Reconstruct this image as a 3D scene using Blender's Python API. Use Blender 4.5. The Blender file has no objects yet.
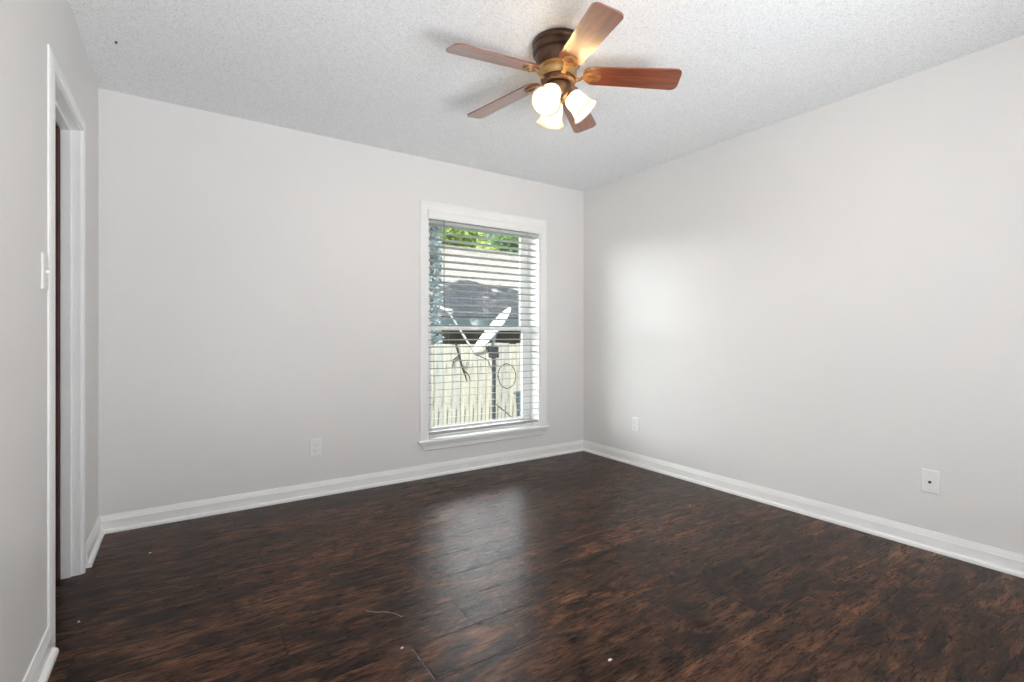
import bpy, bmesh, math, random
from mathutils import Vector, Matrix

# ------------------------------------------------------------------ camera, sky, sun, big lights, exposure
SC = bpy.context.scene
COL = SC.collection
PI = math.pi

cam_d = bpy.data.cameras.new('camera')
cam = bpy.data.objects.new('camera', cam_d)
COL.objects.link(cam)
cam.location = (0, 0, 1.0886)
cam.rotation_euler = (PI / 2, 0, -0.58916)
cam_d.sensor_width = 36
cam_d.lens = 493.85 / 1024 * 36
cam_d.shift_y = (334.76 - 341) / 1024
cam_d.clip_start = 0.02
SC.camera = cam

SKY_BOOST = 34.0
SKY_BOOST_LOW = 21.0
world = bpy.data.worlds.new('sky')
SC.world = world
world.use_nodes = True
wn = world.node_tree.nodes
wn.clear()
w_out = wn.new('ShaderNodeOutputWorld')
w_bg = wn.new('ShaderNodeBackground')
w_bg.inputs['Strength'].default_value = 1.0
w_co = wn.new('ShaderNodeTexCoord')
w_sp = wn.new('ShaderNodeSeparateXYZ')
def w_math(op, a, b):
    nd = wn.new('ShaderNodeMath'); nd.operation = op
    for k, v in enumerate((a, b)):
        if isinstance(v, (int, float)): nd.inputs[k].default_value = v
        else: world.node_tree.links.new(v, nd.inputs[k])
    return nd.outputs[0]
def w_smooth(v, a, b):
    nd = wn.new('ShaderNodeMapRange'); nd.interpolation_type = 'SMOOTHSTEP'
    world.node_tree.links.new(v, nd.inputs[0])
    nd.inputs[1].default_value, nd.inputs[2].default_value = a, b
    return nd.outputs[0]
world.node_tree.links.new(w_co.outputs['Generated'], w_sp.inputs[0])
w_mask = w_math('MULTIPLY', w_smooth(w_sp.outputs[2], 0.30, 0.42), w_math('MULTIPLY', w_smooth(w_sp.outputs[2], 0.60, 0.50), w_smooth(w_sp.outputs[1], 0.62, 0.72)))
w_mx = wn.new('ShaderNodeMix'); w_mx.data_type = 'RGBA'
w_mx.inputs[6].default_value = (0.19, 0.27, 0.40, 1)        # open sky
w_mx.inputs[7].default_value = (SKY_BOOST, SKY_BOOST * 1.0, SKY_BOOST * 1.02, 1)   # extra-bright sky patch, added for the floor reflection and window light
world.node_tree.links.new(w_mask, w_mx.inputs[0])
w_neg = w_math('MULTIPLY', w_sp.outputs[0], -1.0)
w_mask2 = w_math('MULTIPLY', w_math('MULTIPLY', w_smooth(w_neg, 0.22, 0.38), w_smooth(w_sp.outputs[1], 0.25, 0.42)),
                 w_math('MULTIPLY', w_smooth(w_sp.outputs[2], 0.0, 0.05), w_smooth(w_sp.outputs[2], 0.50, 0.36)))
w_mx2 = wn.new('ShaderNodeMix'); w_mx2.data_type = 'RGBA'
w_mx2.inputs[7].default_value = (SKY_BOOST_LOW, SKY_BOOST_LOW * 1.01, SKY_BOOST_LOW * 1.03, 1)   # extra sky glow added low on the left to light the right wall
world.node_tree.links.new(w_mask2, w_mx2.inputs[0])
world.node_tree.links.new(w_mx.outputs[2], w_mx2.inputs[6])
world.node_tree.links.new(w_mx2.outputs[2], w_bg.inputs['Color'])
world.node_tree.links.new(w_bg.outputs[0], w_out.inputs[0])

sun_d = bpy.data.lights.new('sun', 'SUN')
sun_d.energy = 8.2
sun_d.color = (1.0, 0.95, 0.86)
sun_d.angle = 0.012
sun = bpy.data.objects.new('sun', sun_d)
COL.objects.link(sun)
SUN_TO = Vector((-0.60, -0.47, 0.69)).normalized()       # towards the sun
sun.rotation_euler = SUN_TO.to_track_quat('Z', 'Y').to_euler()

fill_d = bpy.data.lights.new('rear_fill', 'AREA')          # added fill lamp, shining in through the rear opening
fill_d.shape = 'RECTANGLE'
fill_d.size, fill_d.size_y = 2.0, 1.8
fill_d.energy = 265
fill_d.color = (0.97, 0.985, 1.0)
fill = bpy.data.objects.new('rear_fill', fill_d)
COL.objects.link(fill)
fill.location = (0.6, -1.80, -0.05)
fill.rotation_euler = Vector((-0.26, -0.28, -0.92)).to_track_quat('Z', 'Y').to_euler()

BULB = 270.0
SC.view_settings.view_transform = 'Standard'
SC.view_settings.look = 'None'
SC.view_settings.gamma = 1
SC.view_settings.use_curve_mapping = False
SC.view_settings.exposure = 0.10
SC.cycles.max_bounces = 14
SC.cycles.diffuse_bounces = 8
SC.cycles.glossy_bounces = 4
SC.cycles.transparent_max_bounces = 16
SC.cycles.sample_clamp_indirect = 0.0
SC.cycles.use_denoising = True

# ------------------------------------------------------------------ helpers
def clean_mesh(bm, name):
    me = bpy.data.meshes.new(name)
    bmesh.ops.recalc_face_normals(bm, faces=bm.faces)
    bm.to_mesh(me)
    bm.free()
    return me

def obj(name, bm, m, parent=None, smooth=False, bevel=0.0, seg=2):
    me = clean_mesh(bm, name) if isinstance(bm, bmesh.types.BMesh) else bm
    o = bpy.data.objects.new(name, me)
    COL.objects.link(o)
    if m and not me.materials:
        me.materials.append(m)
    if smooth:
        for p in me.polygons:
            p.use_smooth = True
    if bevel:
        b = o.modifiers.new('bevel', 'BEVEL')
        b.width = bevel
        b.segments = seg
        b.limit_method = 'ANGLE'
        b.angle_limit = math.radians(40)
    if parent:
        o.parent = parent
    return o

def auto_smooth(o, deg=35):
    me = o.data
    for p in me.polygons:
        p.use_smooth = True
    me.update()
    bm = bmesh.new()
    bm.from_mesh(me)
    for e in bm.edges:
        if len(e.link_faces) == 2 and e.calc_face_angle(0) > math.radians(deg):
            e.smooth = False
    bm.to_mesh(me)
    bm.free()
    return o

def empty(name, loc, rz=0.0):
    o = bpy.data.objects.new(name, None)
    o.empty_display_size = 0.05
    COL.objects.link(o)
    o.location = loc
    o.rotation_euler = (0, 0, rz)
    return o

def tag(o, label=None, cat=None, group=None, kind=None):
    if label: o['label'] = label
    if cat: o['category'] = cat
    if group: o['group'] = group
    if kind: o['kind'] = kind
    return o

def box(bm, x0, x1, y0, y1, z0, z1):
    c = Matrix.Translation(((x0 + x1) / 2, (y0 + y1) / 2, (z0 + z1) / 2))
    s = Matrix.Diagonal((abs(x1 - x0), abs(y1 - y0), abs(z1 - z0), 1))
    bmesh.ops.create_cube(bm, size=1, matrix=c @ s)

def boxes(*args):
    bm = bmesh.new()
    for a in args:
        box(bm, *a)
    return bm

def prism(bm, prof, a, b, mapf):
    """extrude a closed 2-D profile from a to b; mapf(u, v, t) gives the point"""
    va = [bm.verts.new(mapf(u, v, a)) for u, v in prof]
    vb = [bm.verts.new(mapf(u, v, b)) for u, v in prof]
    n = len(prof)
    bm.faces.new(va)
    bm.faces.new(vb[::-1])
    for i in range(n):
        j = (i + 1) % n
        bm.faces.new((va[i], vb[i], vb[j], va[j]))

def lathe(bm, prof, seg=40, mat=Matrix.Identity(4), close=True):
    """revolve (r, z) pairs about z"""
    rings = []
    for r, z in prof:
        if r < 1e-6:
            rings.append([bm.verts.new(mat @ Vector((0, 0, z)))])
        else:
            rings.append([bm.verts.new(mat @ Vector((r * math.cos(2 * PI * k / seg), r * math.sin(2 * PI * k / seg), z))) for k in range(seg)])
    for A, B in zip(rings, rings[1:]):
        for k in range(seg):
            k2 = (k + 1) % seg
            if len(A) == 1 and len(B) == 1: continue
            if len(A) == 1: bm.faces.new((A[0], B[k2], B[k]))
            elif len(B) == 1: bm.faces.new((A[k], A[k2], B[0]))
            else: bm.faces.new((A[k], A[k2], B[k2], B[k]))
    if close:
        for R in (rings[0], rings[-1]):
            if len(R) > 1: bm.faces.new(R)

def tube(bm, pts, r, seg=8, cap=True):
    pts = [Vector(p) for p in pts]
    rad = r if isinstance(r, (list, tuple)) else [r] * len(pts)
    rings = []
    ref = None
    for i, p in enumerate(pts):
        t = (pts[min(i + 1, len(pts) - 1)] - pts[max(i - 1, 0)]).normalized()
        if ref is None:
            ref = t.orthogonal().normalized()
        u = (ref - t * ref.dot(t)).normalized()
        ref = u
        v = t.cross(u)
        rings.append([bm.verts.new(p + (u * math.cos(2 * PI * k / seg) + v * math.sin(2 * PI * k / seg)) * rad[i]) for k in range(seg)])
    for A, B in zip(rings, rings[1:]):
        for k in range(seg):
            k2 = (k + 1) % seg
            bm.faces.new((A[k], A[k2], B[k2], B[k]))
    if cap:
        bm.faces.new(rings[0][::-1])
        bm.faces.new(rings[-1])

# ------------------------------------------------------------------ materials
class NT:
    def __init__(self, name):
        self.m = bpy.data.materials.new(name)
        self.m.use_nodes = True
        self.t = self.m.node_tree
        self.b = self.t.nodes['Principled BSDF']
        self.out = self.t.nodes['Material Output']
    def n(self, kind, **kw):
        nd = self.t.nodes.new(kind)
        for k, v in kw.items():
            setattr(nd, k, v)
        return nd
    def l(self, a, b):
        self.t.links.new(a, b)
    def math(self, op, a, b=None, c=None):
        nd = self.n('ShaderNodeMath', operation=op)
        for i, v in enumerate((a, b, c)):
            if v is None: continue
            if isinstance(v, (int, float)): nd.inputs[i].default_value = v
            else: self.l(v, nd.inputs[i])
        return nd.outputs[0]
    def coord(self, kind='Object'):
        return self.n('ShaderNodeTexCoord').outputs[kind]
    def noise(self, vec, scale, detail=4, rough=0.55, dist=0.0):
        nd = self.n('ShaderNodeTexNoise')
        nd.inputs['Scale'].default_value = scale
        nd.inputs['Detail'].default_value = detail
        nd.inputs['Roughness'].default_value = rough
        nd.inputs['Distortion'].default_value = dist
        if vec is not None: self.l(vec, nd.inputs['Vector'])
        return nd.outputs['Fac']
    def mapping(self, vec, scale=(1, 1, 1), loc=(0, 0, 0)):
        nd = self.n('ShaderNodeMapping')
        nd.inputs['Scale'].default_value = scale
        nd.inputs['Location'].default_value = loc
        self.l(vec, nd.inputs['Vector'])
        return nd.outputs[0]
    def ramp(self, fac, stops):
        nd = self.n('ShaderNodeValToRGB')
        e = nd.color_ramp.elements
        while len(e) > 1: e.remove(e[-1])
        e[0].position, e[0].color = stops[0][0], (*stops[0][1], 1)
        for p, c in stops[1:]:
            x = e.new(p)
            x.color = (*c, 1)
        self.l(fac, nd.inputs['Fac'])
        return nd.outputs['Color']
    def mix(self, fac, a, b, blend='MIX'):
        nd = self.n('ShaderNodeMix', data_type='RGBA', blend_type=blend)
        for i, v in ((0, fac), (6, a), (7, b)):
            if isinstance(v, (int, float)): nd.inputs[i].default_value = v
            elif isinstance(v, tuple): nd.inputs[i].default_value = (*v, 1)
            else: self.l(v, nd.inputs[i])
        return nd.outputs[2]
    def bump(self, h, strength=0.2, dist=0.01):
        nd = self.n('ShaderNodeBump')
        nd.inputs['Strength'].default_value = strength
        nd.inputs['Distance'].default_value = dist
        self.l(h, nd.inputs['Height'])
        self.l(nd.outputs[0], self.b.inputs['Normal'])
    def set(self, **kw):
        names = dict(color='Base Color', rough='Roughness', metal='Metallic', spec='Specular IOR Level', coat='Coat Weight',
                     coat_rough='Coat Roughness', coat_ior='Coat IOR', ior='IOR', trans='Transmission Weight', emit='Emission Color', emit_s='Emission Strength')
        for k, v in kw.items():
            s = self.b.inputs[names[k]]
            if isinstance(v, tuple): s.default_value = (*v, 1) if len(v) == 3 else v
            elif isinstance(v, (int, float)): s.default_value = v
            else: self.l(v, s)
        return self

def plain(name, color, rough=0.5, metal=0.0, var=0.06, scale=8.0, bump=0.0, **kw):
    a = NT(name)
    f = a.noise(a.coord(), scale, 4)
    dark = tuple(c * (1 - var) for c in color)
    light = tuple(min(1, c * (1 + var)) for c in color)
    a.set(color=a.ramp(f, [(0.3, dark), (0.7, light)]), rough=rough, metal=metal, **kw)
    if bump:
        a.bump(a.noise(a.coord(), scale * 30, 3), bump, 0.002)
    return a.m

def wall_paint(name, color, rough):
    a = NT(name)
    c = a.coord()
    f = a.noise(c, 1.7, 3)
    a.set(color=a.ramp(f, [(0.25, tuple(x * 0.975 for x in color)), (0.75, color)]), rough=rough, spec=0.42)
    h = a.math('ADD', a.noise(c, 320, 2), a.math('MULTIPLY', a.noise(c, 14, 3), 0.6))
    a.bump(h, 0.06, 0.002)
    return a.m

M = {}
M['wall'] = wall_paint('white_wall_paint', (0.79, 0.775, 0.76), 0.42)
M['trim'] = plain('white_trim_enamel', (0.89, 0.885, 0.87), 0.30, var=0.02, scale=5)
M['plate'] = plain('white_plate_plastic', (0.84, 0.835, 0.82), 0.30, var=0.01)
M['vinyl'] = plain('white_window_vinyl', (0.84, 0.85, 0.86), 0.32, var=0.02)
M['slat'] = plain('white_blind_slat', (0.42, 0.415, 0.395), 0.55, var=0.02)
M['cord'] = plain('grey_white_cord', (0.62, 0.62, 0.58), 0.8)
M['wand'] = plain('grey_clear_wand', (0.25, 0.27, 0.26), 0.25)
M['slot'] = plain('dark_slot', (0.03, 0.03, 0.03), 0.6)
M['slit'] = plain('shadowed_slit_plastic', (0.40, 0.39, 0.38), 0.6)
M['screw'] = plain('painted_screw', (0.7, 0.7, 0.68), 0.35)
M['dark_gap'] = plain('dark_caulk', (0.10, 0.085, 0.07), 0.8)

def popcorn():
    a = NT('popcorn_ceiling_texture')
    c = a.coord()
    v = a.n('ShaderNodeTexVoronoi', feature='F1')
    v.inputs['Scale'].default_value = 95
    a.l(c, v.inputs['Vector'])
    n1 = a.noise(c, 165, 4, 0.75)
    n2 = a.noise(c, 42, 3, 0.6)
    h = a.math('ADD', a.math('MULTIPLY', n1, 1.0), a.math('SUBTRACT', a.math('MULTIPLY', n2, 0.8), a.math('MULTIPLY', v.outputs['Distance'], 0.8)))
    f = a.noise(c, 0.9, 3)
    base = a.ramp(f, [(0.3, (0.88, 0.89, 0.90)), (0.7, (0.91, 0.92, 0.93))])
    spk = a.ramp(n1, [(0.36, (0.72, 0.72, 0.72)), (0.5, (1, 1, 1))])
    a.set(color=a.mix(1.0, base, spk, 'MULTIPLY'), rough=0.95, spec=0.1)
    a.bump(h, 0.42, 0.008)
    return a.m
M['ceiling'] = popcorn()

def floor_mat():
    a = NT('dark_hickory_planks')
    W, L = 0.197, 1.21
    sep = a.n('ShaderNodeSeparateXYZ')
    a.l(a.coord(), sep.inputs[0])
    X, Y = sep.outputs[0], sep.outputs[1]
    yr = a.math('DIVIDE', a.math('SUBTRACT', Y, 1.62), W)
    row = a.math('FLOOR', yr)
    fy = a.math('FRACT', yr)
    # end joints, row by row (x of one joint in each row)
    joints = {-4: 2.17, -3: 1.882, -2: 0.40, -1: 1.877, 0: 0.915, 1: 0.30, 2: 0.907, 3: 0.55, 4: 1.34, 5: 1.527, 6: 0.62, 7: 1.08, 8: 0.25, 9: 0.85}
    stops = [((k + 12.5) / 24.0, ((-joints.get(k, 0.37 * k * k + 0.2) / L) % 1.0,) * 3) for k in range(-12, 11)]
    nd = a.n('ShaderNodeValToRGB')
    nd.color_ramp.interpolation = 'CONSTANT'
    e = nd.color_ramp.elements
    while len(e) > 1: e.remove(e[-1])
    for k, (p, c) in enumerate(stops):
        x = e[0] if k == 0 else e.new(p - 0.018)
        x.position = max(0, p - 0.018)
        x.color = (*c, 1)
    a.l(a.math('DIVIDE', a.math('ADD', row, 12.5), 24.0), nd.inputs['Fac'])
    rgb = a.n('ShaderNodeSeparateColor')
    a.l(nd.outputs['Color'], rgb.inputs[0])
    xr = a.math('ADD', a.math('DIVIDE', X, L), a.math('ADD', rgb.outputs[0], 20.0))
    colm = a.math('FLOOR', xr)
    fx = a.math('FRACT', xr)
    cmb = a.n('ShaderNodeCombineXYZ')
    a.l(row, cmb.inputs[0]); a.l(colm, cmb.inputs[1])
    wn2 = a.n('ShaderNodeTexWhiteNoise', noise_dimensions='2D')
    a.l(cmb.outputs[0], wn2.inputs['Vector'])
    pid = wn2.outputs['Value']
    # seams
    ey = a.math('MULTIPLY', a.math('SUBTRACT', 0.5, a.math('ABSOLUTE', a.math('SUBTRACT', fy, 0.5))), W)
    ex = a.math('MULTIPLY', a.math('SUBTRACT', 0.5, a.math('ABSOLUTE', a.math('SUBTRACT', fx, 0.5))), L)
    seam_y = a.math('SMOOTH_MIN', a.math('DIVIDE', ey, 0.0040), 1.0, 0.3)
    seam_x = a.math('SMOOTH_MIN', a.math('DIVIDE', ex, 0.0050), 1.0, 0.3)
    # grain: stretched along x, shifted plank by plank
    gv = a.n('ShaderNodeCombineXYZ')
    a.l(a.math('ADD', X, a.math('MULTIPLY', pid, 37.0)), gv.inputs[0])
    a.l(a.math('ADD', Y, a.math('MULTIPLY', pid, 11.0)), gv.inputs[1])
    a.l(a.math('MULTIPLY', pid, 9.0), gv.inputs[2])
    g = gv.outputs[0]
    n_big = a.noise(a.mapping(g, (3.4, 10, 1)), 1.2, 6, 0.68, 1.2)      # wide dark figure
    n_mid = a.noise(a.mapping(g, (7.5, 46, 1)), 1.2, 5, 0.68, 0.9)       # streaks
    n_fin = a.noise(a.mapping(g, (26, 200, 1)), 1.2, 4, 0.7)              # fine pores
    kn = a.n('ShaderNodeTexVoronoi', feature='F1')
    kn.inputs['Scale'].default_value = 1.0
    a.l(a.mapping(g, (1.7, 5.0, 1)), kn.inputs['Vector'])
    knot = a.ramp(a.math('ADD', kn.outputs['Distance'], a.math('MULTIPLY', n_mid, 0.16)), [(0.12, (0.22, 0.22, 0.22)), (0.26, (1, 1, 1))])
    base = a.ramp(n_big, [(0.32, (0.0085, 0.0050, 0.0040)), (0.43, (0.025, 0.0125, 0.0085)), (0.53, (0.062, 0.0285, 0.0165)), (0.66, (0.132, 0.063, 0.034))])
    streak = a.ramp(n_mid, [(0.32, (0.26, 0.24, 0.23)), (0.5, (0.95, 0.95, 0.95)), (0.68, (1.75, 1.62, 1.50))])
    pores = a.ramp(n_fin, [(0.33, (0.48, 0.46, 0.45)), (0.52, (1.05, 1.05, 1.05))])
    tone = a.ramp(pid, [(0.0, (0.72, 0.72, 0.74)), (0.5, (1, 1, 1)), (1.0, (1.35, 1.27, 1.22))])
    c1 = a.mix(1.0, base, streak, 'MULTIPLY')
    c2 = a.mix(1.0, c1, pores, 'MULTIPLY')
    c3 = a.mix(1.0, c2, tone, 'MULTIPLY')
    c4 = a.mix(1.0, c3, knot, 'MULTIPLY')
    sm = a.math('MULTIPLY', a.math('MAXIMUM', seam_y, 0.28), a.math('MAXIMUM', seam_x, 0.15))
    c5 = a.mix(sm, (0.006, 0.0045, 0.004), c4)
    rg = a.math('ADD', 0.20, a.math('ADD', a.math('MULTIPLY', n_mid, 0.10), a.math('MULTIPLY', n_fin, 0.06)))
    a.set(color=c5, rough=rg, spec=0.10)
    scr = a.noise(a.mapping(g, (2.2, 13, 1)), 2.0, 3, 0.5, 0.4)           # hand-scraped undulation
    h = a.math('ADD', a.math('MULTIPLY', scr, 0.9), a.math('ADD', a.math('MULTIPLY', n_fin, 0.16), a.math('MULTIPLY', a.math('MULTIPLY', seam_x, seam_y), 0.55)))
    a.bump(h, 0.30, 0.004)
    return a.m
M['floor'] = floor_mat()

def wood(name, dark, mid, light, rough=0.3, axis=0, coat=0.0, coat_ior=1.5, scale=1.0):
    a = NT(name)
    sc = [26, 26, 26]
    sc[axis] = 2.2
    c = a.mapping(a.coord(), tuple(s * scale for s in sc))
    f = a.noise(c, 1.5, 5, 0.6, 0.5)
    a.set(color=a.ramp(f, [(0.3, dark), (0.5, mid), (0.72, light)]), rough=rough)
    if coat:
        a.set(coat=coat, coat_rough=0.22, coat_ior=coat_ior)
    return a.m
M['blade'] = wood('cherry_blade_veneer', (0.11, 0.024, 0.009), (0.21, 0.050, 0.015), (0.32, 0.085, 0.028), 0.34, 0, 1.0, 1.9)
M['mahogany'] = wood('mahogany_door', (0.04, 0.012, 0.009), (0.075, 0.022, 0.015), (0.11, 0.034, 0.022), 0.7, 2)
M['bronze'] = plain('oil_rubbed_bronze', (0.20, 0.115, 0.060), 0.34, 0.85, var=0.25, scale=14)
M['bronze_dark'] = plain('dark_bronze', (0.11, 0.062, 0.038), 0.38, 0.8, var=0.25, scale=14)
M['brass'] = plain('antique_brass', (0.56, 0.36, 0.15), 0.30, 0.9, var=0.15, scale=14)

M['iron'] = plain('brassy_bronze_iron', (0.36, 0.215, 0.095), 0.34, 0.85, var=0.2, scale=14)

def shade_mat():
    a = NT('frosted_lamp_glass')
    t = a.t
    tr = a.n('ShaderNodeBsdfTranslucent'); tr.inputs[0].default_value = (0.45, 0.41, 0.33, 1)
    df = a.n('ShaderNodeBsdfDiffuse'); df.inputs[0].default_value = (0.92, 0.88, 0.80, 1)
    gl = a.n('ShaderNodeBsdfGlossy'); gl.inputs['Roughness'].default_value = 0.2
    m1 = a.n('ShaderNodeMixShader'); m1.inputs[0].default_value = 0.30
    a.l(tr.outputs[0], m1.inputs[1]); a.l(df.outputs[0], m1.inputs[2])
    m2 = a.n('ShaderNodeMixShader'); m2.inputs[0].default_value = 0.05
    a.l(m1.outputs[0], m2.inputs[1]); a.l(gl.outputs[0], m2.inputs[2])
    a.l(m2.outputs[0], a.out.inputs[0])
    return a.m
M['shade'] = shade_mat()

def bulb_mat():
    a = NT('lit_bulb')
    e = a.n('ShaderNodeEmission')
    e.inputs[0].default_value = (1.0, 0.85, 0.62, 1)
    e.inputs[1].default_value = BULB
    a.l(e.outputs[0], a.out.inputs[0])
    return a.m
M['bulb'] = bulb_mat()

def glass_mat():
    a = NT('window_glass')
    tp = a.n('ShaderNodeBsdfTransparent'); tp.inputs[0].default_value = (0.95, 0.97, 0.97, 1)
    gl = a.n('ShaderNodeBsdfGlossy'); gl.inputs['Roughness'].default_value = 0.02
    fr = a.n('ShaderNodeFresnel'); fr.inputs['IOR'].default_value = 1.35
    mx = a.n('ShaderNodeMixShader')
    ge = a.n('ShaderNodeNewGeometry')
    a.l(a.math('MULTIPLY', fr.outputs[0], a.math('SUBTRACT', 1.0, ge.outputs['Backfacing'])), mx.inputs[0]); a.l(tp.outputs[0], mx.inputs[1]); a.l(gl.outputs[0], mx.inputs[2])
    a.l(mx.outputs[0], a.out.inputs[0])
    return a.m
M['glass'] = glass_mat()

# outdoors
def fence_mat():
    a = NT('weathered_fence_boards')
    c = a.coord()
    oi = a.n('ShaderNodeObjectInfo')
    f = a.noise(a.mapping(c, (14, 14, 1.3)), 1.6, 5, 0.6, 0.4)
    base = a.ramp(f, [(0.34, (0.15, 0.145, 0.13)), (0.46, (0.50, 0.485, 0.43)), (0.68, (0.67, 0.66, 0.61))])
    tone = a.ramp(oi.outputs['Random'], [(0, (0.82, 0.85, 0.88)), (1, (1.08, 1.05, 0.98))])
    a.set(color=a.mix(1.0, base, tone, 'MULTIPLY'), rough=0.9, spec=0.1)
    return a.m
M['fence'] = fence_mat()

def shingle_mat():
    a = NT('pale_roof_shingles')
    c = a.coord()
    br = a.n('ShaderNodeTexBrick')
    br.inputs['Scale'].default_value = 1.0
    br.inputs['Brick Width'].default_value = 0.32
    br.inputs['Row Height'].default_value = 0.14
    br.inputs['Mortar Size'].default_value = 0.008
    br.inputs['Color1'].default_value = (0.42, 0.405, 0.385, 1)
    br.inputs['Color2'].default_value = (0.51, 0.49, 0.47, 1)
    br.inputs['Mortar'].default_value = (0.25, 0.24, 0.235, 1)
    a.l(c, br.inputs['Vector'])
    f = a.ramp(a.noise(c, 9, 4), [(0.3, (0.85, 0.85, 0.85)), (0.7, (1.08, 1.08, 1.08))])
    a.set(color=a.mix(1.0, br.outputs['Color'], f, 'MULTIPLY'), rough=0.95, spec=0.1)
    return a.m
M['shingle'] = shingle_mat()
M['fascia'] = plain('pale_blue_green_fascia', (0.44, 0.54, 0.54), 0.6, var=0.08)
M['brick'] = plain('brown_house_siding', (0.16, 0.13, 0.11), 0.9, var=0.3, scale=4)
M['grass'] = plain('lawn_grass', (0.13, 0.19, 0.06), 0.95, var=0.4, scale=12)
M['dish'] = plain('white_dish_enamel', (0.35, 0.36, 0.38), 0.35, var=0.03)
M['dish_arm'] = plain('galvanised_grey', (0.34, 0.35, 0.35), 0.45, 0.3)
M['mast'] = plain('dark_grey_mast', (0.085, 0.085, 0.088), 0.5)
M['cable'] = plain('black_cable', (0.02, 0.02, 0.02), 0.5)
M['bark'] = plain('grey_bark', (0.20, 0.18, 0.16), 0.95, var=0.35, scale=12)
M['vine'] = plain('dry_dark_vine', (0.055, 0.05, 0.042), 0.9, var=0.3)
M['bin'] = plain('blue_grey_plastic', (0.20, 0.27, 0.33), 0.5)
M['tyre'] = plain('black_wheel_rubber', (0.02, 0.02, 0.02), 0.8)

def leaf_mat(name, dark, mid, light, sc=2.2, thru=0.35):
    a = NT(name)
    f = a.noise(a.coord(), sc, 5, 0.75)
    c = a.ramp(f, [(0.32, dark), (0.5, mid), (0.66, light)])
    df = a.n('ShaderNodeBsdfDiffuse'); a.l(c, df.inputs[0])
    tr = a.n('ShaderNodeBsdfTranslucent'); a.l(c, tr.inputs[0])
    mx = a.n('ShaderNodeMixShader'); mx.inputs[0].default_value = thru
    a.l(df.outputs[0], mx.inputs[1]); a.l(tr.outputs[0], mx.inputs[2])
    a.l(mx.outputs[0], a.out.inputs[0])
    return a.m
M['leaf_lime'] = leaf_mat('lime_green_leaves', (0.20, 0.36, 0.08), (0.52, 0.68, 0.24), (0.78, 0.86, 0.50))
M['leaf_green'] = leaf_mat('mid_green_leaves', (0.07, 0.16, 0.07), (0.20, 0.36, 0.15), (0.48, 0.64, 0.36))
M['leaf_blue'] = leaf_mat('blue_green_leaves', (0.26, 0.36, 0.38), (0.46, 0.56, 0.58), (0.78, 0.82, 0.84), 5)
M['leaf_dark'] = leaf_mat('dense_dark_leaves', (0.04, 0.07, 0.04), (0.08, 0.13, 0.07), (0.15, 0.22, 0.12), 3, 0.08)

# ------------------------------------------------------------------ room shell
XL, XR, YB, YR, H = -0.380, 3.156, 3.506, -0.62, 2.44
TB = 0.20                                  # back wall thickness
WX0, WX1, WZ0, WZ1 = 1.562, 2.643, 0.283, 2.045      # window opening
DY0, DY1, DZ1 = 2.338, 2.950, 2.012                   # door opening
XH = XL - 0.070                              # hall face of the left wall

def struct(o):
    o['kind'] = 'structure'
    return o

struct(obj('floor', boxes((XH - 1.3, XR + 0.15, YR - 0.15, YB + TB, -0.12, 0)), M['floor']))
struct(obj('ceiling', boxes((XH - 1.3, XR + 0.15, YR - 0.15, YB + TB, H, H + 0.16)), M['ceiling']))
struct(obj('wall_back', boxes((XL - 0.12, WX0, YB, YB + TB, 0, H), (WX1, XR, YB, YB + TB, 0, H),
                              (WX0, WX1, YB, YB + TB, 0, WZ0 - 0.022), (WX0, WX1, YB, YB + TB, WZ1, H)), M['wall']))
struct(obj('wall_right', boxes((XR, XR + 0.15, YR - 0.15, YB + TB, 0, H)), M['wall']))
struct(obj('wall_left', boxes((XH, XL, YR, DY0 - 0.018, 0, H), (XH, XL, DY1 + 0.018, YB, 0, H), (XH, XL, DY0 - 0.018, DY1 + 0.018, DZ1 + 0.018, H)), M['wall']))
# wall behind the camera, with a wide opening added to let the fill lamp in
RX0, RX1, RZ0, RZ1 = -0.30, 1.75, 0.0, 2.10
struct(obj('wall_rear', boxes((XL - 0.12, RX0, YR - 0.15, YR, 0, H), (RX1, XR, YR - 0.15, YR, 0, H),
                              (RX0, RX1, YR - 0.15, YR, RZ1, H)), M['wall']))
w2 = struct(empty('light_opening', ((RX0 + RX1) / 2, YR, RZ0)))
def local(o, parent):
    """parent in place: geometry was written in world coordinates"""
    o.parent = parent
    o.matrix_parent_inverse = Matrix.Translation(parent.location).inverted() if parent.rotation_euler.z == 0 else parent.matrix_basis.inverted()
    return o
local(obj('casing', boxes((RX0 - 0.065, RX0, YR, YR + 0.016, RZ0, RZ1 + 0.065), (RX1, RX1 + 0.065, YR, YR + 0.016, RZ0, RZ1 + 0.065),
                          (RX0, RX1, YR, YR + 0.016, RZ1, RZ1 + 0.065)), M['trim']), w2)
# hall beyond the doorway
struct(obj('wall_hall', boxes((XH - 1.3, XH - 1.2, YR, YB + TB, 0, H), (XH - 1.2, XH, YB, YB + TB, 0, H), (XH - 1.2, XH, YR - 0.15, YR, 0, H)), M['wall']))

# unseen slab added to keep direct sun out of the rear opening
struct(obj('sun_blocker', boxes((XH - 1.3, XR + 2.5, -2.6, YR - 0.15, 2.30, 2.42)), M['wall']))

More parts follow.
